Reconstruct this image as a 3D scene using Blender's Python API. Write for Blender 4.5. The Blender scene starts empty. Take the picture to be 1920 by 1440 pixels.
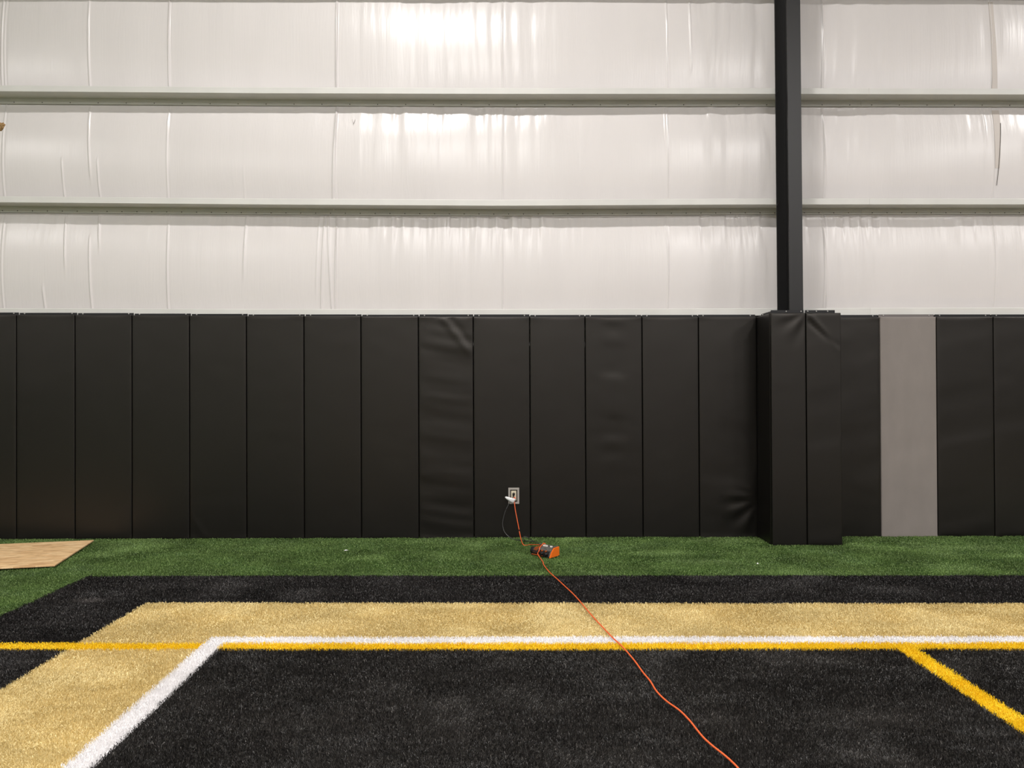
import bpy, bmesh, math, random
import numpy as np
from mathutils import Vector, Matrix

random.seed(7)
rng = np.random.default_rng(11)
S = bpy.context.scene
COL = S.collection

# ------------------------------------------------------------------ camera
F = 1460.0                    # focal length in pixels of the 1920x1440 frame
CAM = np.array([0.0, -8.38, 1.59])
yaw, pitch, roll = math.atan2(10, F), math.atan2(10, F), math.radians(0.1)
c_f = np.array([math.sin(yaw) * math.cos(pitch), math.cos(yaw) * math.cos(pitch), math.sin(pitch)])
c_r = np.array([math.cos(yaw), -math.sin(yaw), 0.0])
c_u = np.cross(c_r, c_f)
c_r, c_u = c_r * math.cos(roll) - c_u * math.sin(roll), c_u * math.cos(roll) + c_r * math.sin(roll)
cd = bpy.data.cameras.new('camera')
cd.sensor_width = 36.0
cd.lens = 36.0 * F / 1920.0
cd.clip_end = 200
cam = bpy.data.objects.new('camera', cd)
COL.objects.link(cam)
M = Matrix.Identity(4)
for i in range(3):
    M[i][0], M[i][1], M[i][2], M[i][3] = c_r[i], c_u[i], -c_f[i], CAM[i]
cam.matrix_world = M
S.camera = cam

# ------------------------------------------------------------------ world, lamps, exposure
S.view_settings.view_transform = 'Standard'
S.view_settings.look = 'None'
S.view_settings.gamma = 1.0
S.view_settings.use_curve_mapping = False
S.view_settings.exposure = 0.0
W = bpy.data.worlds.new('hall_world')
S.world = W
W.use_nodes = True
W.node_tree.nodes['Background'].inputs[0].default_value = (1, 0.97, 0.93, 1)
W.node_tree.nodes['Background'].inputs[1].default_value = 0.05

LAMP_POWER = 550.0
for ly, row in ((-4.9, (-1.15, 11.2)), (-12.2, (-13.5, -1.15, 6.0, 13.2)), (-19.2, (-9.5, -1.15, 6.0, 13.2))):
    for lx in row:
        ld = bpy.data.lights.new('high_bay_lamp', 'AREA')
        ld.shape = 'RECTANGLE'
        ld.size, ld.size_y = 1.25, 0.45
        ld.energy = LAMP_POWER
        ld.color = (1.0, 0.965, 0.945)
        lo = bpy.data.objects.new('high_bay_lamp', ld)
        lo.location = (lx, ly, 9.0)
        COL.objects.link(lo)

# ------------------------------------------------------------------ helpers
def ray(px, py):
    return c_r * (px - 960) / F + c_u * (720 - py) / F + c_f
def onz(px, py, z=0.0):
    v = ray(px, py); return CAM + v * ((z - CAM[2]) / v[2])
def ony(px, py, y=0.0):
    v = ray(px, py); return CAM + v * ((y - CAM[1]) / v[1])

def tag(o, label=None, cat=None, group=None, kind=None):
    if label: o['label'] = label
    if cat: o['category'] = cat
    if group: o['group'] = group
    if kind: o['kind'] = kind
    return o
def empty(name, loc=(0, 0, 0), rz=0.0):
    o = bpy.data.objects.new(name, None)
    o.empty_display_size = 0.1
    o.location = loc
    o.rotation_euler = (0, 0, rz)
    COL.objects.link(o)
    return o
def link_mesh(name, me, mat=None, parent=None, smooth=False):
    if mat: 
        me.materials.clear(); me.materials.append(mat)
    o = bpy.data.objects.new(name, me)
    COL.objects.link(o)
    if parent: o.parent = parent
    if smooth:
        me.polygons.foreach_set('use_smooth', np.ones(len(me.polygons), dtype=bool))
    return o
def pyd(name, verts, faces, mat, parent=None, smooth=False):
    me = bpy.data.meshes.new(name)
    me.from_pydata([tuple(map(float, v)) for v in verts], [], [tuple(map(int, f)) for f in faces])
    me.validate(); me.update()
    return link_mesh(name, me, mat, parent, smooth)
def bmobj(name, bm, mat, parent=None, smooth=False):
    me = bpy.data.meshes.new(name)
    bmesh.ops.recalc_face_normals(bm, faces=bm.faces)
    bm.to_mesh(me); bm.free()
    return link_mesh(name, me, mat, parent, smooth)
def box(bm, x0, x1, y0, y1, z0, z1, bev=0.0, seg=2):
    r = bmesh.ops.create_cube(bm, size=1.0)
    for v in r['verts']:
        v.co = Vector((x0 + (v.co.x + .5) * (x1 - x0), y0 + (v.co.y + .5) * (y1 - y0), z0 + (v.co.z + .5) * (z1 - z0)))
    if bev > 0:
        es = list({e for v in r['verts'] for e in v.link_edges})
        bmesh.ops.bevel(bm, geom=es, offset=bev, segments=seg, affect='EDGES', profile=0.5)
def boxobj(name, b, mat, parent=None, bev=0.0, seg=2):
    bm = bmesh.new(); box(bm, *b, bev=bev, seg=seg)
    return bmobj(name, bm, mat, parent, smooth=False)
def cyl(bm, p, q, r, n=16, r2=None):
    p, q = Vector(p), Vector(q)
    d = q - p
    m = Matrix.Translation((p + q) / 2) @ d.to_track_quat('Z', 'Y').to_matrix().to_4x4()
    bmesh.ops.create_cone(bm, cap_ends=True, segments=n, radius1=r, radius2=r if r2 is None else r2, depth=d.length, matrix=m)
def prism(bm, prof, x0, x1):
    """profile of (y, z) points swept along x"""
    a = [bm.verts.new((x0, y, z)) for y, z in prof]
    b = [bm.verts.new((x1, y, z)) for y, z in prof]
    n = len(prof)
    bm.faces.new(a); bm.faces.new(list(reversed(b)))
    for i in range(n):
        bm.faces.new((a[i], b[i], b[(i + 1) % n], a[(i + 1) % n]))
def catmull(P, n=8):
    P = [np.array(p, float) for p in P]
    P = [2 * P[0] - P[1]] + P + [2 * P[-1] - P[-2]]
    out = []
    for i in range(1, len(P) - 2):
        p0, p1, p2, p3 = P[i - 1:i + 3]
        for k in range(n):
            t = k / n
            out.append(.5 * ((2 * p1) + (-p0 + p2) * t + (2 * p0 - 5 * p1 + 4 * p2 - p3) * t * t + (-p0 + 3 * p1 - 3 * p2 + p3) * t ** 3))
    out.append(P[-2])
    return out
def tube(name, P, r, mat, parent=None, n=10, sub=8):
    P = catmull(P, sub)
    V, Fc = [], []
    up = Vector((0, 0, 1))
    for i, p in enumerate(P):
        d = Vector(P[min(i + 1, len(P) - 1)] - P[max(i - 1, 0)]).normalized()
        a = d.cross(up if abs(d.z) < .9 else Vector((0, 1, 0))).normalized()
        b = a.cross(d)
        for k in range(n):
            t = 2 * math.pi * k / n
            V.append(Vector(p) + a * math.cos(t) * r + b * math.sin(t) * r)
    for i in range(len(P) - 1):
        for k in range(n):
            Fc.append((i * n + k, i * n + (k + 1) % n, (i + 1) * n + (k + 1) % n, (i + 1) * n + k))
    Fc.append(list(range(n))[::-1]); Fc.append([(len(P) - 1) * n + k for k in range(n)])
    return pyd(name, V, Fc, mat, parent, True)

# lattice noise in numpy
LAT = np.random.default_rng(5).uniform(-1, 1, (257, 257))
def noise2(x, y):
    x = np.asarray(x, float); y = np.asarray(y, float)
    x, y = np.broadcast_arrays(x, y)
    xi = np.floor(x).astype(int); yi = np.floor(y).astype(int)
    fx = x - xi; fy = y - yi
    fx = fx * fx * fx * (fx * (fx * 6 - 15) + 10); fy = fy * fy * fy * (fy * (fy * 6 - 15) + 10)
    a = LAT[xi % 256, yi % 256]; b = LAT[(xi + 1) % 256, yi % 256]
    c = LAT[xi % 256, (yi + 1) % 256]; d = LAT[(xi + 1) % 256, (yi + 1) % 256]
    return (a * (1 - fx) + b * fx) * (1 - fy) + (c * (1 - fx) + d * fx) * fy
def sstep(a, b, x):
    t = np.clip((x - a) / (b - a), 0, 1)
    return t * t * (3 - 2 * t)

# ------------------------------------------------------------------ materials
def mat(name, col, rough=.5, spec=.5, metal=0.0, bump=None, var=None, coat=0.0):
    """bump=(scale xyz, strength, distance)  var=(scale xyz, amount)"""
    m = bpy.data.materials.new(name)
    m.use_nodes = True
    nt = m.node_tree
    p = nt.nodes['Principled BSDF']
    p.inputs['Base Color'].default_value = (*col, 1)
    p.inputs['Roughness'].default_value = rough
    p.inputs['Specular IOR Level'].default_value = spec
    p.inputs['Metallic'].default_value = metal
    p.inputs['Coat Weight'].default_value = coat
    def noise(sc, det=3.0):
        tc = nt.nodes.new('ShaderNodeTexCoord')
        mp = nt.nodes.new('ShaderNodeMapping')
        mp.inputs['Scale'].default_value = sc
        nz = nt.nodes.new('ShaderNodeTexNoise')
        nz.inputs['Scale'].default_value = 1.0
        nz.inputs['Detail'].default_value = det
        nt.links.new(tc.outputs['Object'], mp.inputs[0])
        nt.links.new(mp.outputs[0], nz.inputs['Vector'])
        return nz
    if bump:
        nz = noise(bump[0])
        b = nt.nodes.new('ShaderNodeBump')
        b.inputs['Strength'].default_value = bump[1]
        b.inputs['Distance'].default_value = bump[2]
        nt.links.new(nz.outputs['Fac'], b.inputs['Height'])
        nt.links.new(b.outputs[0], p.inputs['Normal'])
    if var:
        nz = noise(var[0])
        r = nt.nodes.new('ShaderNodeValToRGB')
        r.color_ramp.elements[0].position = .3; r.color_ramp.elements[1].position = .7
        a = var[1]
        r.color_ramp.elements[0].color = (*[c * (1 - a) for c in col], 1)
        r.color_ramp.elements[1].color = (*[c * (1 + a) for c in col], 1)
        nt.links.new(nz.outputs['Fac'], r.inputs[0])
        nt.links.new(r.outputs[0], p.inputs['Base Color'])
    return m

M_vinyl_white = mat('white_vinyl_facing', (.705, .674, .663), .275, .5, bump=((55, 55, 2.0), .25, .004), var=((2.5, 2.5, .8), .02))
M_girt = mat('white_painted_steel', (.645, .64, .61), .42, .4, bump=((40, 40, 40), .05, .002), var=((3, 3, 3), .04))
M_screw_dark = mat('dark_screw', (.06, .06, .055), .5)
M_column = mat('dark_grey_painted_steel', (.0085, .0080, .0080), .40, .5, var=((4, 4, 1), .12))
M_pad = mat('black_pad_vinyl', (.0036, .0033, .0028), .40, .5, bump=((700, 700, 700), .12, .0008), var=((6, 6, 3), .10))
M_pad.node_tree.nodes['Principled BSDF'].inputs['Specular Tint'].default_value = (1, .93, .86, 1)
M_pad_grey = mat('grey_pad_vinyl', (.215, .190, .174), .52, .4, bump=((700, 700, 700), .12, .0008), var=((6, 6, 3), .05))
M_lip = mat('black_mounting_strip', (.008, .008, .009), .5, .4)
M_lip_grey = mat('grey_mounting_strip', (.15, .135, .13), .5, .4)
M_steel = mat('zinc_screw', (.55, .54, .52), .35, .5, .8)
M_plywood_edge = mat('board_backing', (.05, .04, .03), .8)
M_floor = mat('turf_backing', (.02, .022, .02), .9, .2)
M_shell = mat('hall_shell', (.62, .61, .60), .6, .3)
M_outlet_frame = mat('aluminium_frame', (.42, .39, .36), .45, .4, .3)
M_recess_shade = mat('recess_shade', (.015, .012, .008), .7)
M_cream = mat('cream_socket', (.72, .64, .48), .4)
M_black_plastic = mat('black_plastic', (.012, .012, .013), .4, .5)
M_black_cord = mat('black_cord_jacket', (.035, .034, .034), .35, .6)
M_tag = mat('white_tag', (.82, .82, .82), .5)
M_orange_cord = mat('orange_cord_jacket', (.78, .13, .035), .45, .4)
M_orange = mat('orange_plastic', (.80, .16, .012), .45, .4)
M_rust = mat('dull_orange_plastic', (.34, .075, .012), .5, .35)
M_grey_plastic = mat('grey_plastic', (.10, .095, .085), .45, .5, var=((30, 30, 30), .2))
M_silver = mat('silver_plastic', (.72, .69, .62), .4, .5)
M_chrome = mat('bright_metal', (.8, .78, .72), .22, .5, .9)
M_tape = mat('beige_tape', (.60, .55, .51), .5, .3)
M_slit = mat('dark_tear', (.12, .11, .10), .8, .1)
M_fibre = mat('brown_fibre', (.32, .20, .09), .95, .1, bump=((90, 90, 90), .8, .01), var=((70, 70, 70), .6))

def osb_material():
    m = bpy.data.materials.new('strand_board'); m.use_nodes = True
    nt = m.node_tree; p = nt.nodes['Principled BSDF']
    p.inputs['Roughness'].default_value = .65
    p.inputs['Specular IOR Level'].default_value = .25
    tc = nt.nodes.new('ShaderNodeTexCoord')
    mp = nt.nodes.new('ShaderNodeMapping'); mp.inputs['Scale'].default_value = (7, 42, 1)
    vo = nt.nodes.new('ShaderNodeTexVoronoi'); vo.inputs['Scale'].default_value = 1.0
    nt.links.new(tc.outputs['Object'], mp.inputs[0]); nt.links.new(mp.outputs[0], vo.inputs['Vector'])
    r = nt.nodes.new('ShaderNodeValToRGB')
    e = r.color_ramp.elements
    e[0].position, e[0].color = 0.05, (.56, .33, .16, 1)
    e[1].position, e[1].color = .95, (.92, .68, .40, 1)
    x = e.new(.45); x.color = (.84, .56, .29, 1)
    nt.links.new(vo.outputs['Color'], r.inputs[0])
    mp2 = nt.nodes.new('ShaderNodeMapping'); mp2.inputs['Scale'].default_value = (12, 120, 1)
    nz = nt.nodes.new('ShaderNodeTexNoise'); nz.inputs['Scale'].default_value = 1; nz.inputs['Detail'].default_value = 4
    nt.links.new(tc.outputs['Object'], mp2.inputs[0]); nt.links.new(mp2.outputs[0], nz.inputs['Vector'])
    mx = nt.nodes.new('ShaderNodeMix'); mx.data_type = 'RGBA'; mx.blend_type = 'MULTIPLY'
    mx.inputs['Factor'].default_value = .55
    r2 = nt.nodes.new('ShaderNodeValToRGB')
    r2.color_ramp.elements[0].position = .36; r2.color_ramp.elements[0].color = (.45, .38, .32, 1)
    r2.color_ramp.elements[1].position = .5; r2.color_ramp.elements[1].color = (1, 1, 1, 1)
    nt.links.new(nz.outputs['Fac'], r2.inputs[0])
    nt.links.new(r.outputs[0], mx.inputs['A']); nt.links.new(r2.outputs[0], mx.inputs['B'])
    nt.links.new(mx.outputs['Result'], p.inputs['Base Color'])
    b = nt.nodes.new('ShaderNodeBump'); b.inputs['Strength'].default_value = .25; b.inputs['Distance'].default_value = .003
    nt.links.new(vo.outputs['Distance'], b.inputs['Height']); nt.links.new(b.outputs[0], p.inputs['Normal'])
    return m
M_osb = osb_material()

def turf_material(name, dark, light, patch=.15, rough=.5, spec=.35):
    """fibre colour runs from dark to light with each blade's own 'shade' value"""
    m = bpy.data.materials.new(name); m.use_nodes = True
    nt = m.node_tree; p = nt.nodes['Principled BSDF']
    p.inputs['Roughness'].default_value = rough
    p.inputs['Specular IOR Level'].default_value = spec
    at = nt.nodes.new('ShaderNodeAttribute'); at.attribute_name = 'shade'
    r = nt.nodes.new('ShaderNodeValToRGB')
    r.color_ramp.elements[0].color = (*dark, 1)
    r.color_ramp.elements[1].color = (*light, 1)
    nt.links.new(at.outputs['Fac'], r.inputs[0])
    tc = nt.nodes.new('ShaderNodeTexCoord')
    nz = nt.nodes.new('ShaderNodeTexNoise'); nz.inputs['Scale'].default_value = 2.3; nz.inputs['Detail'].default_value = 5
    nt.links.new(tc.outputs['Object'], nz.inputs['Vector'])
    r2 = nt.nodes.new('ShaderNodeMapRange')
    r2.inputs['From Min'].default_value = .3; r2.inputs['From Max'].default_value = .7
    r2.inputs['To Min'].default_value = 1 - patch; r2.inputs['To Max'].default_value = 1 + patch
    nt.links.new(nz.outputs['Fac'], r2.inputs['Value'])
    vm = nt.nodes.new('ShaderNodeVectorMath'); vm.operation = 'SCALE'
    nt.links.new(r.outputs[0], vm.inputs[0]); nt.links.new(r2.outputs[0], vm.inputs['Scale'])
    nt.links.new(vm.outputs[0], p.inputs['Base Color'])
    return m

# ------------------------------------------------------------------ hall shell
HX0, HX1, HY0, HZ = -15.0, 20.0, -24.0, 9.6
floor = boxobj('floor', (HX0, HX1, HY0, .60, -.12, -.022), M_floor)
tag(floor, 'dark backing floor under the sports turf', kind='structure')
for nm, b, lb in (('ceiling', (HX0, HX1, HY0, .60, HZ, HZ + .1), 'white hall ceiling high above the field'),
                  ('wall_left', (HX0 - .1, HX0, HY0, .60, -.12, HZ), 'white side wall of the hall'),
                  ('wall_right', (HX1, HX1 + .1, HY0, .60, -.12, HZ), 'white opposite side wall of the hall'),
                  ('wall_front', (HX0, HX1, HY0 - .1, HY0, -.12, HZ), 'white end wall behind the camera')):
    w_ = tag(boxobj(nm, b, M_shell), lb, kind='structure')
    if nm.startswith('wall'):                  # same black padding added on unseen walls, to darken what the wall pads reflect
        if nm == 'wall_left': pb = (HX0, HX0 + .06, HY0 + .07, -.2, -.01, 2.38)
        elif nm == 'wall_right': pb = (HX1 - .06, HX1, HY0 + .07, -.2, -.01, 2.38)
        else: pb = (HX0 + .07, HX1 - .07, HY0, HY0 + .06, -.01, 2.38)
        boxobj('added_pad_band', pb, M_pad, w_)
wall = boxobj('wall_back', (HX0, HX1, .50, .60, -.02, HZ), M_shell)
tag(wall, 'tall hall wall faced with glossy white insulation sheets', kind='structure')

# girt lines: heights along the wall measured every few metres (they sag and bow a little)
GX = np.array([HX0, -5.5, -2.7, 0, 2.6, 5.5, HX1])
GIRT_Z = {1: np.array([4.86, 4.833, 4.814, 4.808, 4.811, 4.807, 4.80]),
          2: np.array([3.65, 3.627, 3.603, 3.588, 3.602, 3.602, 3.60]),
          3: np.array([2.415, 2.400, 2.388, 2.384, 2.390, 2.394, 2.40]),
          0: np.array([6.06, 6.035, 6.03, 6.025, 6.02, 6.015, 6.01])}
def gz(k, x):
    return np.interp(x, GX, GIRT_Z[k])
INNER, OUTER = .08, .28       # girt flanges, distance along y

def wx(px):
    return (px - 950) * 8.66 / F
# creases: bay, pixel x at its top, at its bottom, start and end below the girt (m), height (m), half width (m)
CREASE = [
    (0, 9, 8, .0, 1.2, .012, .012), (0, 169, 173, .0, 1.2, .010, .012), (0, 319, 319, .0, 1.2, .010, .010),
    (0, 633, 632, .0, 1.2, .016, .014), (0, 1295, 1298, .0, .9, .012, .010), (0, 1546, 1544, .0, 1.2, .010, .012),
    (1, 171, 178, .02, .95, .012, .013), (1, 124, 127, .6, 1.2, .010, .008), (1, 190, 193, .6, 1.2, .012, .008),
    (1, 320, 319, .1, .5, .004, .012), (1, 633, 626, .0, 1.2, .018, .016), (1, 462, 462, .7, 1.2, .004, .010),
    (1, 1247, 1248, .0, .5, .010, .007), (1, 1545, 1550, .0, 1.2, .010, .012), (1, 1846, 1850, .0, .5, .008, .02),
    (2, 127, 131, .0, .75, .012, .010), (2, 189, 194, .0, .5, .014, .012), (2, 174, 178, .25, 1.2, .013, .011),
    (2, 320, 319, .0, 1.2, .006, .012), (2, 464, 460, .0, .8, .012, .013), (2, 610, 603, .0, 1.2, .014, .012),
    (2, 616, 625, .0, 1.2, .013, .012), (2, 632, 630, .0, 1.2, .010, .010), (2, 600, 594, .0, 1.0, .008, .010),
    (2, 1247, 1252, .0, .5, .010, .008), (2, 1545, 1552, .0, 1.2, .010, .014), (2, 88, 92, .8, 1.2, .010, .012),
]
SEAM_PX = [-602, -294, 14, 319, 632, 943, 1252, 1546, 1864, 2172, 2480]
def wall_y(x, z):
    x, z = np.broadcast_arrays(np.asarray(x, float), np.asarray(z, float))
    y = np.full(x.shape, OUTER + .012)
    edges = [gz(0, x) + 1.22, gz(0, x), gz(1, x), gz(2, x), gz(3, x)]
    for k in range(-1, 3):
        top, bot = edges[k + 1] - .07, edges[k + 2] - .03
        ins = (z <= top) & (z > bot)
        t = np.clip((z - bot) / (top - bot), 0, 1)
        s = 2 * t - 1
        tz = np.clip(top - z, 0, 2)
        puff = {-1: .045, 0: .045, 1: .075, 2: .060}[k] * (1 - np.abs(s) ** 2.2) * (1 + .35 * noise2(x * .45 + 13 * k, .5 + k))
        kk = k + 2
        drift = x + .02 * noise2(x * .8, z * 1.4 + 7 * kk)
        # shirring just under the girt, long soft folds below it
        act = (.25 + .9 * sstep(-1.75, -1.45, x) * (1 - sstep(.25, .75, x)) + .8 * sstep(1.9, 2.2, x) * (1 - sstep(3.9, 4.6, x))
               + .25 * sstep(4.6, 5.2, x))
        crimp = (np.exp(-tz / .10) * .0150 * noise2(drift * 28, 11.3 * kk + z * .8)
                 + np.exp(-tz / .18) * .0120 * noise2(drift * 15, 5.1 * kk + z * .8))
        crimp = crimp * {-1: .2, 0: .2, 1: .5, 2: 1.0}[k]
        folds = np.exp(-tz / .55) * .0065 * noise2(drift * 6.5, 3.7 * kk + z * .45) + (.0010 + .0030 * np.exp(-tz / .5)) * noise2(drift * 14, 23 + 9.1 * kk + z * .5)
        wide = .010 * noise2(x * 1.1, 31 + 3.3 * kk + z * .3)
        # the gathers pin out at the girts so that the sheet lies on the flange
        pin = sstep(0, .02, tz) * sstep(0, .06, z - bot)
        d = puff + (act * (crimp + folds) + wide) * pin
        for (b, xt, xb, a0, a1, hgt, wd) in CREASE:
            if b != k: continue
            X0, X1 = wx(xt), wx(xb)
            xc = X0 + (X1 - X0) * np.clip((tz - a0) / (a1 - a0), 0, 1)
            env = sstep(a0 - .02, a0 + .06, tz) * (1 - sstep(a1 - .30, a1 + .01, tz)) if a1 < 1.1 else sstep(a0 - .02, a0 + .06, tz)
            d = d + hgt * env * np.exp(-((x - xc) / (wd * .8)) ** 2)
        for sp in SEAM_PX:                       # the folded tab where two sheets meet
            X = wx(sp) + .006 * noise2(z * 2.0, sp * .1)
            d = d + .006 * np.exp(-((x - X) / .008) ** 2) - .003 * np.exp(-((x - X - .016) / .009) ** 2)
        y = np.where(ins, OUTER + .012 - d, y)
    return y

zs = np.unique(np.concatenate([np.arange(2.30, 6.5, .030)]))
zs = np.concatenate([[-.02, 1.2], zs, [7.5, HZ - .01]])
bounds = [HX0 + .01] + [wx(p) for p in SEAM_PX] + [HX1 - .01]
for i in range(len(bounds) - 1):
    a, b = bounds[i], bounds[i + 1]
    coarse = b < -7.5 or a > 7.0
    n = 12 if coarse else int((b - a) / .0075)
    xs = np.linspace(a, b, n + 1)
    X, Z = np.meshgrid(xs, zs, indexing='ij')
    Y = wall_y(X, Z)
    me = bpy.data.meshes.new('insulation_sheet')
    nx, nz = X.shape
    V = np.stack([X, Y, Z], -1).reshape(-1, 3)
    I = np.arange(nx * nz).reshape(nx, nz)
    Q = np.stack([I[:-1, :-1], I[1:, :-1], I[1:, 1:], I[:-1, 1:]], -1).reshape(-1, 4)
    me.vertices.add(len(V)); me.vertices.foreach_set('co', V.ravel())
    me.loops.add(Q.size); me.loops.foreach_set('vertex_index', Q.ravel())
    me.polygons.add(len(Q)); me.polygons.foreach_set('loop_start', np.arange(0, Q.size, 4))
    me.update(calc_edges=True)
    link_mesh('insulation_sheet', me, M_vinyl_white, wall, True)

# tape over two stretches of the right-hand seam, the tear beside it, the punctures further left
def wall_ribbon(name, pts, mat_, lift=.004, thick=.0015):
    """pts: (pixel x left, pixel x right, z) rows lying on the sheet"""
    V, Fc = [], []
    for (xl, xr, z) in pts:
        for x in (wx(xl), wx(xr)):
            y = float(wall_y(x, z))
            V.append((x, y - lift, z)); V.append((x, y - lift + thick, z))
    for i in range(len(pts) - 1):
        a, b = 4 * i, 4 * i + 4
        Fc += [(a, a + 2, b + 2, b), (a + 1, b + 1, b + 3, a + 3), (a, b, b + 1, a + 1), (a + 2, a + 3, b + 3, b + 2)]
    Fc += [(0, 1, 3, 2), (4 * len(pts) - 4, 4 * len(pts) - 2, 4 * len(pts) - 1, 4 * len(pts) - 3)]
    o = pyd(name, V, Fc, mat_)
    bm = bmesh.new(); bm.from_mesh(o.data); bmesh.ops.recalc_face_normals(bm, faces=bm.faces); bm.to_mesh(o.data); bm.free()
    return o
r = [(1861.5 + 3.5 * max(0, (5.7 - z)) / .9, 1869.5 + 7 * max(0, 5.7 - z) / .9, z) for z in np.arange(5.92, 4.86, -.05)]
tag(wall_ribbon('seam_tape', r, M_tape), 'beige tape strip down the top sheet seam right of the column', 'tape')
r = [(1866 + .6 * i / 12, 1879 - .35 * i if i > 4 else 1879, z) for i, z in enumerate(np.arange(4.70, 4.02, -.055))]
tag(wall_ribbon('seam_tape', r, M_tape), 'beige tape piece peeling beside the tear below the upper girt', 'tape')
r = [(1878.5 - 9.5 * (4.55 - z) / .75, 1879.6 - 9.8 * (4.55 - z) / .75, z) for z in np.arange(4.55, 3.80, -.05)]
tag(wall_ribbon('sheet_tear', r, M_slit, .007), 'thin dark slanting tear in the white sheet right of the column', 'tear')
bm = bmesh.new()
c = (wx(9), 0, 4.507); y = float(wall_y(c[0], c[2]))
vs = []
ring = []
for k in range(20):
    t = 2 * math.pi * k / 20; rr = .042 * (1 + .12 * math.sin(3 * t) + .08 * math.sin(7 * t))
    vx_, vz_ = c[0] + rr * math.cos(t), c[2] + rr * 1.2 * math.sin(t)
    ring.append(bm.verts.new((vx_, float(wall_y(vx_, vz_)) + .001, vz_)))
ring2 = [bm.verts.new((c[0] + (v.co.x - c[0]) * .6, v.co.y - .018, c[2] + (v.co.z - c[2]) * .6)) for v in ring]
for k in range(20): bm.faces.new((ring[k], ring[(k + 1) % 20], ring2[(k + 1) % 20], ring2[k]))
bm.faces.new(ring2)
tag(bmobj('insulation_tuft', bm, M_fibre), 'brown fibre tuft bulging from a hole at the left picture edge', 'insulation')
# small triangular cut flap
x0, z0 = wx(665), 4.575
yy = float(wall_y(x0, z0)) - .004
V = [(x0 - .017, yy, z0 + .012), (x0 + .019, yy, z0 + .012), (x0 + .003, yy - .030, z0 - .048),
     (x0 - .017, yy + .003, z0 + .012), (x0 + .019, yy + .003, z0 + .012), (x0 + .003, yy - .027, z0 - .048)]
fl = pyd('cut_flap', V, [(0, 2, 1), (3, 4, 5), (0, 1, 4, 3), (1, 2, 5, 4), (2, 0, 3, 5)], M_vinyl_white)
tag(fl, 'small triangular flap cut in the white sheet under the upper girt', 'flap')

# ------------------------------------------------------------------ girts: Z sections, one run each side of the splice
me_screw = None
def small_screw():
    global me_screw
    if me_screw is None:
        bm = bmesh.new()
        cyl(bm, (0, 0, 0), (0, -.004, 0), .006, 8, .004)
        me_screw = bpy.data.meshes.new('screw'); bm.to_mesh(me_screw); bm.free()
        me_screw.materials.append(M_screw_dark)
    return me_screw
def girt(k, xa, xb, label, fl=.065, step=.305, screws=True, off=0.0):
    n = max(6, int((xb - xa) / .5))
    xs = np.linspace(xa, xb, n + 1)
    t = .004
    prof = [(INNER + .004, fl), (INNER + .0012, fl - .0015), (INNER, fl - .005), (INNER, 0), (OUTER - t, 0), (OUTER - t, -.065), (OUTER, -.065), (OUTER, t), (INNER + t, t), (INNER + t, fl - .004),
            (INNER + .018, fl - .004), (INNER + .018, fl)]
    V, Fc = [], []
    m = len(prof)
    xm, zm = xs[n // 2], float(gz(k, xs[n // 2]))
    for x in xs:
        for (y, z) in prof: V.append((x - xm, y + off, float(gz(k, x)) + z - zm))
    for i in range(n):
        for j in range(m):
            Fc.append((i * m + j, i * m + (j + 1) % m, (i + 1) * m + (j + 1) % m, (i + 1) * m + j))
    Fc.append(list(range(m))); Fc.append([n * m + j for j in range(m)][::-1])
    root = empty('wall_girt', (xm, 0, zm))
    o = pyd('steel_section', V, Fc, M_girt, root)
    bm = bmesh.new(); bm.from_mesh(o.data); bmesh.ops.recalc_face_normals(bm, faces=bm.faces); bm.to_mesh(o.data); bm.free()
    if screws:
        x = max(xa, -6.2) + .12
        while x < min(xb, 6.6):
            s = link_mesh('screw', small_screw(), None, root)
            s.location = (x - xm, OUTER - t + off, float(gz(k, x)) - .047 - zm)
            x += step
    tag(root, label, 'girt')
    return root
SPL = wx(1634) * 8.46 / 8.66
girt(0, HX0, SPL, 'white steel girt along the top edge of the picture', screws=False)
girt(0, SPL + .003, HX1, 'short white steel girt at the top right corner of the picture', screws=False)
girt(1, HX0, SPL, 'upper white steel girt running from the left edge past the column', step=.31)
girt(1, SPL + .003, HX1, 'upper white steel girt at the far right beyond the splice', step=.31)
girt(2, HX0, SPL, 'middle white steel girt running from the left edge past the column', step=.165)
girt(2, SPL + .003, HX1, 'middle white steel girt at the far right beyond the splice', step=.165)
girt(3, HX0, SPL, 'low white steel girt showing just above the black wall pads', fl=.078, screws=False)
girt(3, SPL + .003, HX1, 'low white steel girt above the grey wall pad', fl=.078, screws=False)

# ------------------------------------------------------------------ column
colx = 3.068
croot = empty('steel_column', (colx, -.06, 0))
def skew(o):       # the column leans a touch to the left towards the top
    for v in o.data.vertices:
        v.co.x -= max(0, v.co.z - 2.3) * .0075
for nm, b in (('front_flange', (-.072, .072, -.145, -.131, -.02, HZ - .05)),
              ('web', (-.005, .005, -.131, .118, -.02, HZ - .05)),
              ('back_flange', (-.108, .108, .118, .132, -.02, HZ - .05))):
    skew(boxobj(nm, b, M_column, croot, .002, 1))
for k in (1, 2):
    z = float(gz(k, colx)) - .0
    P = [(-.095, .11, z + .02), (-.106, .09, z + .004), (-.12, .085, z - .012), (-.132, .085, z - .03), (-.118, .088, z - .022)]
    o = tube('wire_end', P, .003, M_black_plastic, croot, 6, 4)
    for v in o.data.vertices: v.co.x -= max(0, v.co.z - 2.3) * .0075
tag(croot, 'dark grey steel column standing in front of the white wall', 'column')

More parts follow.
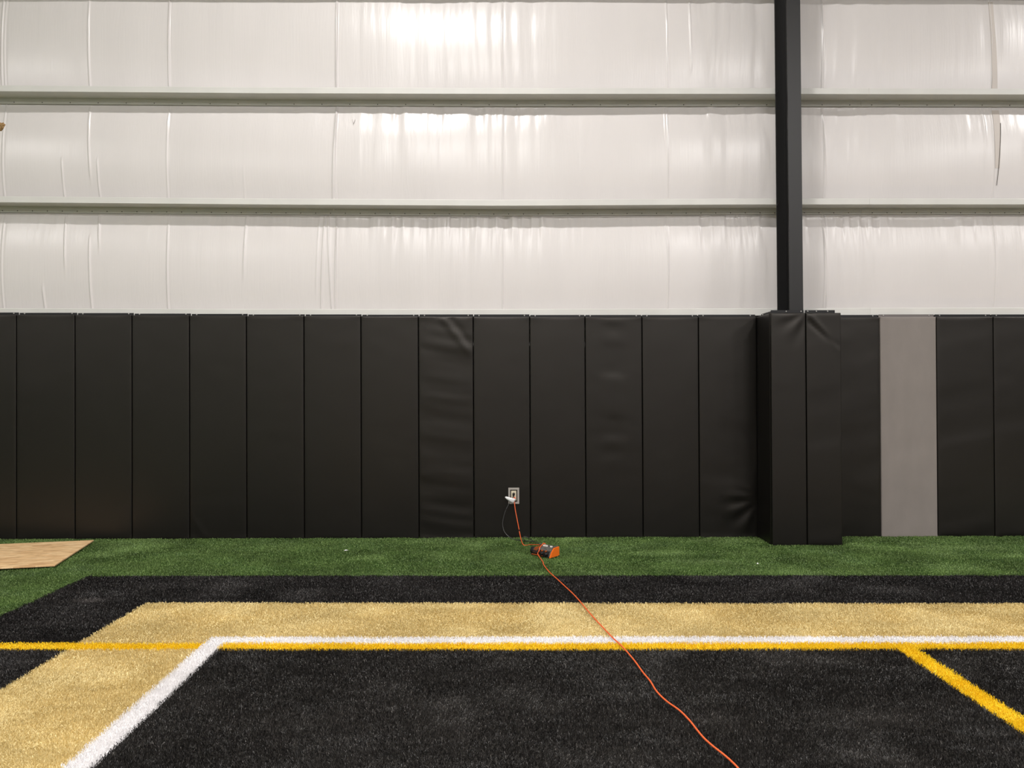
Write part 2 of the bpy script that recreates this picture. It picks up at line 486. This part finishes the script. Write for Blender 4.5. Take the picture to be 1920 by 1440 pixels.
# ------------------------------------------------------------------ wall pads
def pad_coords(w, n, r=.009):
    e = np.array([0, .0012, .003, .006, r])
    mid = np.linspace(r, w - r, n)
    return np.concatenate([e[:-1], mid, (w - e[:-1])[::-1]])
def cushion_mesh(name, w, h, th, wr, seed, crown=.004, lean=0.0):
    """upholstered pad: x 0..w, z 0..h, front at y=0 (towards -y), back at y=th; wr(x,z) gives the vinyl's wrinkles"""
    r = .009
    xs, zs_ = pad_coords(w, 22), pad_coords(h, 84)
    X, Z = np.meshgrid(xs, zs_, indexing='ij')
    ex = np.minimum(X, w - X); ez = np.minimum(Z, h - Z)
    rnd = lambda e: np.where(e < r, r - np.sqrt(np.maximum(r * r - (r - e) ** 2, 0)), 0)
    Y = rnd(ex) + rnd(ez) * .9
    inner = sstep(0, .06, ex) * sstep(0, .06, ez)
    Y = Y + crown * (1 - np.sqrt(np.clip(4 * X * (w - X) / w ** 2, 0, 1))) * sstep(0, .03, ez)
    Y = Y - wr(X, Z, seed) * sstep(0, .03, ex) * sstep(0, .02, ez)
    nx, nz = X.shape
    Y = np.minimum(Y, th - .004)
    V = list(np.stack([X + lean * (Z - h / 2), Y, Z], -1).reshape(-1, 3))
    I = np.arange(nx * nz).reshape(nx, nz)
    Fc = list(np.stack([I[:-1, :-1], I[1:, :-1], I[1:, 1:], I[:-1, 1:]], -1).reshape(-1, 4))
    ringi = list(I[:, 0]) + list(I[-1, 1:]) + list(I[-2::-1, -1]) + list(I[0, -2:0:-1])
    base = len(V)
    for k in ringi: V.append((V[k][0], th, V[k][2]))
    n = len(ringi)
    for j in range(n):
        Fc.append((ringi[(j + 1) % n], ringi[j], base + j, base + (j + 1) % n))
    Fc.append([base + j for j in range(n)])
    me = bpy.data.meshes.new(name)
    me.from_pydata([tuple(map(float, v)) for v in V], [], [tuple(map(int, f)) for f in Fc])
    me.update()
    return me
def wr_flat(x, z, s):
    return .0009 * noise2(x * 3 + s, z * 2.2 + s) + .0005 * noise2(x * 7 + s, z * 9 + s * 2)
def wr_ripples(x, z, s):
    q = z + .14 * x - .10 * (x - .3) ** 2
    a = .0042 * noise2(x * 1.1 + s, q * 6.5 + s) + .0018 * noise2(x * 2 + 9 + s, q * 14 + s)
    # slack diagonal fold in the top right corner
    u = (z - 2.33) + 1.35 * (x - .28)
    a = a + .0075 * np.exp(-((u - .02) / .05) ** 2) * sstep(1.9, 2.1, z) - .006 * np.exp(-((u - .13) / .05) ** 2) * sstep(1.9, 2.1, z)
    return a
def wr_low(x, z, s):
    q = z + .12 * (x - .25)
    a = .0050 * noise2(x * 1.3 + s, q * 6.0 + s) * (1 - sstep(.9, 1.4, z)) * (.3 + .7 * sstep(.1, .4, x)) + wr_flat(x, z, s)
    d = np.hypot(x - .62, z - .38)          # fan of folds from the right edge to the bottom corner
    ang = np.arctan2(z - .42, .66 - x)
    return a + .0050 * np.sin(ang * 11) * np.exp(-((d - .22) / .16) ** 2) * (1 - sstep(.4, .6, z))
def wr_mid(x, z, s):
    e = np.exp(-((x - .30) / .13) ** 2)
    return wr_flat(x, z, s) + .0034 * e * noise2(x * 1.6 + s, (z + .1 * x) * 9 + s) * sstep(.6, 1.1, z)
def wr_soft(x, z, s):
    q = z - .18 * x
    return .0030 * noise2(x * .9 + s, q * 5.5 + s) * (1.0 - .5 * sstep(1.2, 2.0, z)) + wr_flat(x, z, s)
def wr_corner(x, z, s):
    u = (z - .12) + 1.6 * (x - .10)
    return wr_flat(x, z, s) + .004 * np.exp(-(u / .05) ** 2) * (1 - sstep(.35, .5, z)) + .0016 * noise2(x + s, z * 6) * (1 - sstep(.5, .9, z))
def wr_topdiag(x, z, s):
    u = (z - 2.36) + 1.2 * x
    v = (z - 2.36) + .85 * x
    return wr_soft(x, z, s) * .7 + (.007 * np.exp(-((u - .04) / .035) ** 2) - .008 * np.exp(-((v + .05) / .03) ** 2)) * sstep(1.85, 2.15, z)
def wr_topfan(x, z, s):
    xc = .36; d = np.hypot(x - xc, z - 2.36)
    ang = np.arctan2(2.40 - z, xc + .02 - x)
    return wr_flat(x, z, s) + .0042 * np.sin(ang * 9) * np.exp(-((d - .16) / .13) ** 2)

me_zinc = None
def zinc_screw():
    global me_zinc
    if me_zinc is None:
        bm = bmesh.new()
        cyl(bm, (0, 0, 0), (0, -.006, 0), .008, 10, .005)
        me_zinc = bpy.data.meshes.new('screw'); bm.to_mesh(me_zinc); bm.free()
        me_zinc.materials.append(M_steel)
    return me_zinc

PAD_TH = .055
def wall_pad(xa, xb, ztop, zlip, wr, seed, label, m=M_pad, ml=M_lip, lean=.0, z0=-.012, front=0.0, grp='black wall pads in a row'):
    g = .0030
    w = xb - xa - 2 * g
    root = empty('wall_pad', (xa + g, front, z0))
    link_mesh('cushion', cushion_mesh('cushion', w, ztop - z0, PAD_TH, wr, seed, lean=lean), m, root, True)
    boxobj('backing_board', (.004, w - .004, PAD_TH, .074, .01, ztop - z0 - .004), M_plywood_edge, root)
    boxobj('mounting_lip', (.002, w - .002, PAD_TH - .004, PAD_TH + .0, ztop - z0 - .004, zlip - z0), ml, root, .001, 1)
    for sx in (.055, w - .055):
        s = link_mesh('screw', zinc_screw(), None, root)
        s.location = (sx, PAD_TH - .004, (ztop + zlip) / 2 - z0 + .004)
    tag(root, label, 'wall pad', grp)
    return root

SE = [-186, -78, 30, 140, 247, 355, 462, 570, 677, 785, 888, 994, 1098, 1205, 1311, 1417]
SX = [float(ony(p, 800)[0]) for p in SE]
SX[-1] = float(ony(1447, 800, -.462)[0]) + .004      # the last pad butts against the column cover
TOP = [589, 590, 590, 590.5, 591, 592, 592.5, 592.5, 593.5, 594, 594.5, 594.5, 594.5, 594.5, 594]
LIP = [585.5, 586, 586.5, 587, 588, 588.5, 589.5, 589.5, 590, 589.5, 589.5, 590.5, 590.5, 590.5, 590]
LAB = ['black wall pad beyond the left picture edge', 'black wall pad cut by the left picture edge',
       'smooth black wall pad second from the left edge, behind the strand board', 'smooth black wall pad third from the left picture edge',
       'smooth black wall pad fourth from the left picture edge', 'black wall pad fifth from the left, creased at its lower left corner',
       'smooth black wall pad sixth from the left picture edge', 'smooth black wall pad two left of the rippled pad',
       'smooth black wall pad directly left of the rippled pad', 'rippled black wall pad with a diagonal fold, left of the outlet pad',
       'black wall pad holding the electrical outlet', 'smooth black wall pad directly right of the outlet pad',
       'black wall pad with small dents in its middle, second right of the outlet pad', 'smooth black wall pad second left of the padded column',
       'black wall pad wrinkled at the bottom, directly left of the padded column']
WRS = [wr_flat, wr_flat, wr_flat, wr_flat, wr_flat, wr_corner, wr_flat, wr_flat, wr_flat, wr_ripples, wr_flat, wr_flat, wr_mid, wr_flat, wr_low]
for i in range(15):
    pxm = .5 * (SE[i] + SE[i + 1])
    zt, zl = float(ony(pxm, TOP[i])[2]), float(ony(pxm, LIP[i], .052)[2])
    wall_pad(SX[i], SX[i + 1], zt, zl, WRS[i], 3.7 * i + 1.1, LAB[i], lean=-.003)
cxl_wall = float(ony(1447, 800, -.462)[0])
SE2 = [1439, 1545, 1651.5, 1757.5, 1864.5, 1971, 2077]
LAB2 = ['black wall pad hidden behind the padded column', 'black wall pad between the padded column and the grey pad',
        'grey wall pad among the black ones', 'black wall pad directly right of the grey pad',
        'softly rippled black wall pad cut by the right picture edge', 'black wall pad beyond the right picture edge']
WR2 = [wr_flat, wr_soft, wr_flat, wr_soft, wr_soft, wr_flat]
for i in range(6):
    xa, xb = float(ony(SE2[i], 800)[0]), float(ony(SE2[i + 1], 800)[0])
    pxm = .5 * (SE2[i] + SE2[i + 1])
    zt, zl = float(ony(pxm, 594 if i != 1 else 595)[2]), float(ony(pxm, 589.5 if i != 1 else 590.5, .052)[2])
    if i == 0: xa = cxl_wall + .060
    gp = i == 2
    wall_pad(xa, xb, zt, zl, WR2[i], 7.3 * i + 40, LAB2[i], M_pad_grey if gp else M_pad, M_lip_grey if gp else M_lip, lean=-.003,
             grp='black wall pads in a row' if not gp else 'grey wall pad')

# padded column: two L-shaped covers meeting in the middle of the front
CY = -.462
cxl, cxm, cxr = float(ony(1447, 800, CY)[0]), float(ony(1512.5, 800, CY)[0]), float(ony(1578.5, 800, CY)[0])
zt = float(ony(1512, 586.5, CY)[2]); zl = float(ony(1512, 581.5, CY + .05)[2])
def column_pad(side, label):
    x0, x1 = (cxl, cxm - .004) if side < 0 else (cxm + .004, cxr)
    w = x1 - x0
    root = empty('column_pad', (x0, CY, -.012))
    h = zt + .012
    link_mesh('front_cushion', cushion_mesh('front_cushion', w, h, .055, wr_topfan if side < 0 else wr_topdiag, 61 + side, lean=-.003, crown=.001), M_pad, root, True)
    # return panel runs back to the wall pads
    sl = -CY - .020 if side < 0 else -CY - .062
    me = cushion_mesh('side_cushion', sl, h, .055, wr_flat, 80 + side, lean=0, crown=.001)
    o = link_mesh('side_cushion', me, M_pad, root, True)
    if side < 0:
        o.rotation_euler = (0, 0, -math.pi / 2); o.location = (.0, -CY + .036, 0)
    else:
        o.rotation_euler = (0, 0, math.pi / 2); o.location = (w, .056, 0)
    boxobj('mounting_lip', (.012, w - .002, .050, .054, h - .004, zl + .012), M_lip, root, .001, 1) if side < 0 else \
        boxobj('mounting_lip', (.002, w - .045, .050, .054, h - .004, zl + .012), M_lip, root, .001, 1)
    xs_ = .050 if side < 0 else w - .055
    boxobj('side_lip', (xs_, xs_ + .004, .06, -CY - .01, h - .004, zl + .012), M_lip, root, .001, 1)
    for sx in ((.17, w - .03) if side < 0 else (.03, .12, w - .12)):
        s = link_mesh('screw', zinc_screw(), None, root)
        s.location = (sx, .050, (h + zl + .012) / 2 + .004)
    if side < 0:
        for sy in (.12, -CY - .05):
            s = link_mesh('screw', zinc_screw(), None, root)
            s.rotation_euler = (0, 0, -math.pi / 2); s.location = (xs_, sy, (h + zl + .012) / 2 + .004)
    tag(root, label, 'column pad', 'covers wrapped around the column base')
column_pad(-1, 'left black vinyl cover around the column base, with top corner folds')
column_pad(1, 'right black vinyl cover around the column base, with a deep diagonal crease')

# ------------------------------------------------------------------ turf, zone by zone
def line(a, b): return lambda x: a + b * x
L_green = line(-1.700, -.012)
L_tan = line(-2.551, -.0165)
L_wo = line(-3.352, -.0095)
L_wi = line(-3.466, -.0100)
L_yb = line(-3.583, -.0115)
X_green, X_tan, X_wo, X_wi, X_y0, X_y1 = -3.592, -2.710, -1.900, -1.775, 2.393, 2.511
def X_whiteo(y): return -1.908 + (y + 3.35) * -.012
def X_whitei(y): return -1.783 + (y + 3.45) * -.012
TURF_COL = {}
ZN = ['green', 'black_border', 'tan', 'white', 'yellow', 'yellow_leg', 'black_field']
def zone(x, y):
    z = np.zeros(x.shape, int)
    inb = (y < L_green(x)) & (x > X_green)
    int_ = (y < L_tan(x)) & (x > X_tan)
    inw = (y < L_wo(x)) & (x > X_whiteo(y))
    inf = (y < L_wi(x)) & (x > X_whitei(y))
    z[inb] = 1; z[int_] = 2
    yel = (y < L_wi(x)) & (y > L_yb(x))
    z[yel] = 4
    z[inw] = 3
    z[inf] = 6
    z[inf & yel] = 4
    z[inf & (x > X_y0) & (x < X_y1) & (y < L_yb(x))] = 5
    return z
mats = [turf_material('green_turf_fibre', (.032, .076, .014), (.225, .330, .105), .25, .5, .3),
        turf_material('black_turf_fibre', (.005, .0045, .0045), (.105, .094, .090), .25, .45, .4),
        turf_material('tan_turf_fibre', (.55, .41, .16), (.95, .82, .45), .08, .5, .25),
        turf_material('white_turf_fibre', (.82, .80, .80), (.95, .94, .95), .04, .5, .25),
        turf_material('yellow_turf_fibre', (.78, .50, .010), (.96, .74, .035), .05, .5, .25),
        turf_material('yellow_turf_fibre_leg', (.78, .50, .010), (.96, .74, .035), .05, .5, .25),
        turf_material('black_field_fibre', (.0045, .0041, .0038), (.122, .110, .100), .25, .42, .45)]
XA, XB, YF = HX0 + .01, HX1 - .01, HY0 + .01
gl, gr = L_green(XA), L_green(XB)
POLY = {
    0: [[(XA, .27), (XB, .27), (XB, gr), (X_green, L_green(X_green)), (XA, L_green(X_green))], [(XA, L_green(X_green)), (X_green, L_green(X_green)), (X_green, YF), (XA, YF)]],
    1: [[(X_green, L_green(X_green)), (XB, gr), (XB, L_tan(XB)), (X_tan, L_tan(X_tan)), (X_green, L_tan(X_tan))], [(X_green, L_tan(X_tan)), (X_tan, L_tan(X_tan)), (X_tan, YF), (X_green, YF)]],
    2: [[(X_tan, L_tan(X_tan)), (XB, L_tan(XB)), (XB, L_wo(XB)), (X_wo, L_wo(X_wo)), (X_tan, L_wo(X_wo))], [(X_tan, L_wo(X_wo)), (X_wo, L_wo(X_wo)), (X_whiteo(YF), YF), (X_tan, YF)]],
    3: [[(X_wo, L_wo(X_wo)), (XB, L_wo(XB)), (XB, L_wi(XB)), (X_wi, L_wi(X_wi)), (X_wo, L_wi(X_wi))], [(X_wo, L_wi(X_wi)), (X_wi, L_wi(X_wi)), (X_whitei(YF), YF), (X_whiteo(YF), YF)]],
    4: [[(X_wi, L_wi(X_wi)), (XB, L_wi(XB)), (XB, L_yb(XB)), (X_wi, L_yb(X_wi))], [(XA, L_wi(XA)), (X_wo, L_wi(X_wo)), (X_wo, L_yb(X_wo)), (XA, L_yb(XA))]],
    5: [[(X_y0, L_yb(X_y0)), (X_y1, L_yb(X_y1)), (X_y1, YF), (X_y0, YF)]],
    6: [[(X_wi, L_yb(X_wi)), (XB, L_yb(XB)), (XB, YF), (X_whitei(YF), YF)]],
}
BZ = {0: -.018, 1: -.018, 2: -.018, 3: -.018, 4: -.0165, 5: -.0165, 6: -.018}
TL = ['green turf strip along the foot of the padded wall and left edge', 'black turf border between the green strip and the tan band',
      'tan turf band turning the corner around the inner field', 'white turf line turning the corner inside the tan band',
      'long yellow turf line running across the whole picture beside the white line', 'yellow turf line running towards the camera at lower right',
      'black turf field filling the bottom of the picture inside the lines']
N = 1900000
# candidate roots: density falls with distance from the viewer
d = 2.95 + (8.72 - 2.95) * rng.random(N) ** 1.0
hw = .70 * d + .55
y = d + CAM[1]
x = (rng.random(N) * 2 - 1) * hw
keep = y < .06 - .0
# under the column pads nothing grows
keep &= ~((x > cxl + .01) & (x < cxr - .01) & (y > CY + .01))
# under the strand board the fibres are pressed flat: leave them out
x, y, d = x[keep], y[keep], d[keep]
N = len(x)
zid = zone(x + rng.normal(0, .004, N), y + rng.normal(0, .004, N))
size = np.clip(d / 4.6, .8, 1.75)
ln = rng.uniform(.0145, .0235, N) * (.85 + .15 * size)
wd = rng.uniform(.0022, .0045, N) * size
far = noise2(x * 1.3 + 5, y * 2.2) ; far2 = noise2(x * 3.1 + 50, y * 5 + 9)
az = np.where(rng.random(N) < .55, rng.uniform(0, 2 * np.pi, N), -np.pi / 2 + 2.2 * far + 1.6 * far2 + rng.normal(0, .5, N))
clump = noise2(x * 7 + 80, y * 13) + .6 * noise2(x * 17 + 31, y * 24)
lean = np.clip(.56 + .16 * noise2(x * 1.7 + 80, y * 3) + np.where(zid == 0, .40, .26) * clump + rng.normal(0, .22, N), .05, 1.38)
line_z = (zid >= 3) & (zid <= 5)
ln = np.where(line_z, ln * 1.12, ln)
lean = np.where(line_z, lean * .9, lean)
hx, hy, hz = np.cos(az) * np.sin(lean), np.sin(az) * np.sin(lean), np.cos(lean)
tw = rng.uniform(0, 2 * np.pi, N)
# width direction: horizontal-ish, perpendicular to the blade
ux, uy, uz = -np.sin(tw), np.cos(tw), np.zeros(N)
dt = ux * hx + uy * hy
ux, uy, uz = ux - dt * hx, uy - dt * hy, uz - dt * hz
nrm = np.sqrt(ux ** 2 + uy ** 2 + uz ** 2) + 1e-9
ux, uy, uz = ux / nrm * wd, uy / nrm * wd, uz / nrm * wd
z0 = np.full(N, -.019)
root = np.stack([x, y, z0], 1)
U = np.stack([ux, uy, uz], 1)
T = root + np.stack([hx, hy, hz], 1) * ln[:, None]
shade = np.clip(rng.beta(1.6, 2.4, N) + .12 * far2, 0, 1)
# black fibres: mostly dark with a scatter of pale ones
bl = (zid == 1) | (zid == 6)
shade = np.where(bl, np.clip(rng.beta(1.0, 5.5, N) + .07 * far2 + (rng.random(N) < .05) * rng.random(N), 0, 1), shade)
dirt = np.exp(-(((x + 3.17) / .09) ** 2 + ((y + 2.43) / .06) ** 2))
for k in range(7):
    s = zid == k
    n = int(s.sum())
    V = np.empty((n, 3, 3))
    wide = (rng.random(n) < .65)[:, None]         # most fibres are cut square at the tip, some end in a point
    V[:, 0] = np.where(wide, root[s], root[s] - U[s] * .5)
    V[:, 1] = np.where(wide, T[s] + U[s] * .5, root[s] + U[s] * .5)
    V[:, 2] = np.where(wide, T[s] - U[s] * .5, T[s])
    sh = np.repeat(np.clip(shade[s] + (dirt[s] * 1.2 if k == 1 else 0), 0, 1), 3)
    Q = np.arange(n * 3)
    base_v, base_f = [], []
    for P in POLY[k]:
        base_f.append([n * 3 + len(base_v) + j for j in range(len(P))][::-1])
        base_v += [(a, b, BZ[k]) for a, b in P]
    nb = len(base_v)
    co = np.concatenate([V.reshape(-1, 3), np.array(base_v)])
    me = bpy.data.meshes.new('turf')
    me.vertices.add(len(co)); me.vertices.foreach_set('co', co.ravel())
    li = np.concatenate([Q, np.concatenate(base_f)])
    me.loops.add(len(li)); me.loops.foreach_set('vertex_index', li.astype(np.int32))
    st = np.concatenate([np.arange(0, n * 3, 3), n * 3 + np.cumsum([0] + [len(f) for f in base_f])[:-1]])
    me.polygons.add(len(st)); me.polygons.foreach_set('loop_start', st.astype(np.int32))
    at = me.attributes.new('shade', 'FLOAT', 'POINT')
    at.data.foreach_set('value', np.concatenate([sh, np.full(nb, .2)]).astype(np.float32))
    me.update(calc_edges=True)
    o = link_mesh(['green_turf', 'black_turf', 'tan_turf', 'white_line', 'yellow_line', 'yellow_line', 'black_turf'][k], me, mats[k])
    tag(o, TL[k], 'turf' if k in (0, 1, 2, 6) else 'turf line', kind='stuff')

# ------------------------------------------------------------------ strand board lying on the turf
A = onz(176, 1012.5, .022); B = onz(103, 1059.5, .022)
ex = (A - B)[:2]; ex /= np.linalg.norm(ex)             # along the short side, towards the wall
ang = math.atan2(ex[1], ex[0]) - math.pi / 2
root = empty('strand_board', (B[0], B[1], .010), ang)
bm = bmesh.new()
box(bm, -2.44, 0, 0, float(np.linalg.norm((A - B)[:2])), 0, .012, .0012, 1)
bmobj('panel', bm, M_osb, root)
bm = bmesh.new()
tag(root, 'bare tan strand board sheet lying flat on the green turf', 'board')

# ------------------------------------------------------------------ outlet
OX0, OX1 = float(ony(953, 930)[0]), float(ony(973.5, 930)[0])
OZ1, OZ0 = float(ony(963, 914.5)[2]), float(ony(963, 944.5)[2])
ow, oh = OX1 - OX0, OZ1 - OZ0
oroot = empty('wall_outlet', (OX0, -.004, OZ0))
bm = bmesh.new()
b_ = .021
box(bm, 0, ow, -.014, .006, oh - b_, oh, .002, 1); box(bm, 0, ow, -.014, .006, 0, b_, .002, 1)
box(bm, 0, b_, -.014, .006, b_ - .002, oh - b_ + .002, .002, 1); box(bm, ow - b_, ow, -.014, .006, b_ - .002, oh - b_ + .002, .002, 1)
bmobj('frame', bm, M_outlet_frame, oroot)
boxobj('recess_shade_plate', (b_ - .002, ow - b_ + .002, -.001, .005, b_ - .002, oh - b_ + .002), M_recess_shade, oroot)  # flat plate on the uncut pad, its dark colour stands for the opening's shade
bm = bmesh.new(); box(bm, b_ + .010, ow - b_ - .010, -.006, 0, b_ + .014, oh - b_ - .010, .003, 2)
sk = bmobj('socket_plate', bm, M_cream, oroot)
for zz in (.062, .096):
    bm = bmesh.new()
    cyl(bm, (ow / 2, -.006, zz), (ow / 2, -.0085, zz), .015, 20)
    rc = bmobj('receptacle', bm, M_cream, sk)
tag(oroot, 'electrical outlet in a grey metal frame set into the black pad', 'outlet')

# ------------------------------------------------------------------ corded device on the turf
c0 = onz(992.5, 1039.5, .0); c1 = onz(1032, 1047.5, .0)
dv = (c1 - c0)[:2]; DL = float(np.linalg.norm(dv)); dang = math.atan2(dv[1], dv[0])
DZ = .002
dev = empty('power_tool', (c0[0], c0[1], DZ), dang)
DD, DH = .125, .098
bm = bmesh.new()       # main housing with a sloping front
prism(bm, [(.006, .012), (.0, .03), (.03, .066), (DD - .01, .074), (DD, .06), (DD, .012)], .035, DL - .03)
bmesh.ops.bevel(bm, geom=list(bm.edges), offset=.004, segments=2, affect='EDGES')
body = bmobj('housing', bm, M_black_plastic, dev)
bm = bmesh.new()       # grey cover plate lying on the sloping top
prism(bm, [(.018, .056), (.034, .074), (DD - .03, .084), (DD - .012, .082), (DD - .012, .072), (.03, .062)], .095, DL - .028)
bmesh.ops.bevel(bm, geom=list(bm.edges), offset=.002, segments=1, affect='EDGES')
bmobj('cover_plate', bm, M_grey_plastic, dev)
bm = bmesh.new()       # orange end panel
prism(bm, [(-.008, .0), (.02, .05), (.055, .088), (DD + .004, .094), (DD + .006, .012), (DD - .02, .008)], DL - .014, DL)
bmesh.ops.bevel(bm, geom=list(bm.edges), offset=.003, segments=2, affect='EDGES')
bmobj('end_panel', bm, M_orange, dev)['label'] = 'bright orange end panel'
bm = bmesh.new()       # grey collar behind it
prism(bm, [(.004, .012), (.03, .062), (.06, .094), (DD, .098), (DD, .02)], DL - .030, DL - .0145)
bmobj('collar', bm, M_grey_plastic, dev)
bm = bmesh.new(); cyl(bm, (-.004, .045, .036), (.036, .045, .036), .034, 24); 
bmesh.ops.bevel(bm, geom=list(bm.edges), offset=.003, segments=1, affect='EDGES')
bmobj('motor_cap', bm, M_black_plastic, dev)
bm = bmesh.new(); cyl(bm, (-.0075, .045, .036), (-.003, .045, .036), .018, 16)
bmobj('hub', bm, M_grey_plastic, dev)
for k, xx in enumerate((.045, .062, .079)):
    bm = bmesh.new(); prism(bm, [(.002, .03), (.030, .0695), (.085, .0745), (.085, .07), (.034, .064), (.008, .028)], xx, xx + .009)
    bmobj('fin', bm, M_rust, dev)
for xx, L, yy in ((.100, .055, .080), (.190, .024, .082)):
    bm = bmesh.new(); box(bm, xx, xx + L, yy, yy + .018, .078, .094, .004, 2)
    bmobj('latch', bm, M_silver, dev)
bm = bmesh.new(); cyl(bm, (.03, .112, .088), (DL - .02, .112, .088), .0065, 12)
bmobj('handle_bar', bm, M_grey_plastic, dev)
for xx in (.155, .205):
    bm = bmesh.new(); cyl(bm, (xx, .012, .030), (xx, -.012, .026), .019, 20, .016)
    kn = bmobj('knob', bm, M_black_plastic, dev)
    bm = bmesh.new(); cyl(bm, (xx, .002, .052), (xx, .018, .058), .008, 12)
    bmobj('button', bm, M_rust, dev)
bm = bmesh.new(); box(bm, .03, .17, -.004, .006, .004, .012, .002, 1)
bmobj('base_rail', bm, M_rust, dev)
bm = bmesh.new(); box(bm, .01, DL - .02, .004, DD - .004, -.004, .013, .003, 1)
bmobj('base', bm, M_black_plastic, dev)
# its black lead up to the outlet
def loc(p):
    v = np.array(p, float) - np.array([c0[0], c0[1], DZ])
    ca, sa = math.cos(-dang), math.sin(-dang)
    return (v[0] * ca - v[1] * sa, v[0] * sa + v[1] * ca, v[2])
pc = [ony(962.5, 931, -.040), ony(959, 936.5, -.058), ony(953.5, 946, -.066), ony(947, 960, -.075), ony(942.6, 979, -.09), ony(944.5, 994, -.11), ony(952, 1004.5, -.15)]
pc += [onz(965, 1011.5, .010), onz(985, 1014.2, .010), onz(1000, 1015, .012), onz(1008, 1018, .03), np.array([*(c0[:2] + dv * .42 + np.array([-dv[1], dv[0]]) / DL * DD), .05])]
pcord = tube('power_cord', [loc(p) for p in pc], .0040, M_black_cord, dev, 8, 8)
p0 = ony(963, 926, -.01); 
bm = bmesh.new()
P1, P2 = loc(ony(963.3, 926, -.010)), loc(ony(963, 927.5, -.044))
cyl(bm, P1, P2, .0155, 16, .012)
cyl(bm, loc(ony(963, 927.5, -.040)), loc(ony(962.3, 931.5, -.042)), .010, 12, .006)
pl = bmobj('plug', bm, M_black_plastic, pcord)
# slack loop of the lead behind the tool
tube('cord_loop', [loc(p) for p in (onz(985, 1014.2, .013), onz(981, 1010, .05), onz(982, 1006, .06), onz(990, 1008, .05), onz(998, 1013, .012), onz(1001, 1016, .012))], .0036, M_black_cord, dev, 8, 8)
tag(dev, 'small orange and black corded power tool lying on the green turf', 'power tool')

# ------------------------------------------------------------------ orange extension cord
ec = empty('extension_cord', (onz(1000, 1100)[0], onz(1000, 1100)[1], 0))
def el(p): return tuple(np.array(p, float) - np.array(ec.location))
CZ = .012
path = [ony(964.5, 938, -.040), ony(964.8, 945, -.050), ony(966.5, 958, -.062), ony(970, 976, -.085), ony(974.5, 1000, -.12), onz(977.5, 1013.5, .02), onz(981.5, 1021.5, CZ - .004), onz(988, 1022.5, CZ - .015), onz(995, 1021, CZ - .006)]
def dvp(lx, ly, lz):
    ca, sa = math.cos(dang), math.sin(dang)
    return np.array([c0[0] + lx * ca - ly * sa, c0[1] + lx * sa + ly * ca, DZ + lz])
path += [dvp(.074, .134, .080), dvp(.084, .116, .101), dvp(.096, .075, .091), dvp(.112, .030, .078), dvp(.126, .0, .050), dvp(.135, -.024, .022)]
for p in [(1017.5, 1053), (1020, 1060), (1031, 1073.5), (1045, 1086), (1060, 1100), (1073, 1112), (1087, 1127), (1101, 1144), (1115, 1160), (1130, 1176),
          (1147, 1194), (1160, 1206), (1172, 1218), (1189, 1238), (1205, 1260), (1219, 1277), (1231, 1296), (1249, 1314), (1274, 1332), (1293, 1351), (1308, 1370),
          (1321, 1385), (1338, 1400), (1356, 1414), (1372, 1428), (1386, 1443), (1402, 1468), (1430, 1500)]:
    path.append(onz(p[0], p[1], CZ + .004))
jk = tube('cord_jacket', [el(p) for p in path], .0046, M_orange_cord, ec, 10, 6)
bm = bmesh.new()
cyl(bm, el(ony(964.6, 934, -.012)), el(ony(964.6, 935, -.042)), .013, 16, .011)
cyl(bm, el(ony(964.6, 934.5, -.040)), el(ony(964.6, 940, -.044)), .0095, 12, .0055)
bmobj('plug', bm, M_orange_cord, ec)['label'] = 'orange moulded plug'
# curled white tag hanging on the cord by the plug
o0 = np.array(ony(964, 941, -.052)); o1 = np.array(ony(947, 931.8, -.070))
V, Fc = [], []
n = 14
ax = o1 - o0; nl = np.array([ax[2], 0, -ax[0]]); nl /= np.linalg.norm(nl)
if nl[2] < 0: nl = -nl
for i in range(n + 1):
    t = i / n
    h = .032 * (1 - .68 * t) * (1 - max(0, (t - .86) / .14) ** 2 * .75) * (.75 + .25 * min(1, t / .08))
    cpt = o0 + ax * t + np.array([0, -.012 * math.sin(t * math.pi), 0]) + nl * .006 * (1 - t)
    for s in (-1, -.33, .33, 1):
        V.append(cpt + nl * h * s + np.array([0, -.006 * (1 - s * s), 0]))
for i in range(n):
    for j in range(3):
        Fc.append((i * 4 + j, (i + 1) * 4 + j, (i + 1) * 4 + j + 1, i * 4 + j + 1))
tg = pyd('warning_tag', [el(v) for v in V], Fc, M_tag, ec, True)
sm = tg.modifiers.new('thick', 'SOLIDIFY'); sm.thickness = .0016; sm.offset = 0
tg['label'] = 'curled white tag'
tag(ec, 'orange extension cord running from the outlet over the turf to the camera', 'cord')

# ------------------------------------------------------------------ little scraps on the turf
def scrap(px, py, s, label):
    p = onz(px, py, .012)
    V = [(-s, -.4 * s, 0), (.6 * s, -.55 * s, .004), (s, .4 * s, .001), (-.5 * s, .6 * s, .006), (0, 0, .008)]
    o = pyd('paper_scrap', V + [(a, b, c - .0015) for a, b, c in V], [(0, 1, 4), (1, 2, 4), (2, 3, 4), (3, 0, 4), (6, 5, 9), (7, 6, 9), (8, 7, 9), (5, 8, 9),
              (0, 5, 6, 1), (1, 6, 7, 2), (2, 7, 8, 3), (3, 8, 5, 0)], M_tag)
    o.location = p
    tag(o, label, 'scrap')
scrap(649, 1032, .020, 'tiny white paper scrap on the green turf left of the tool')
scrap(1421, 1057, .011, 'tiny white fleck on the green turf before the padded column')
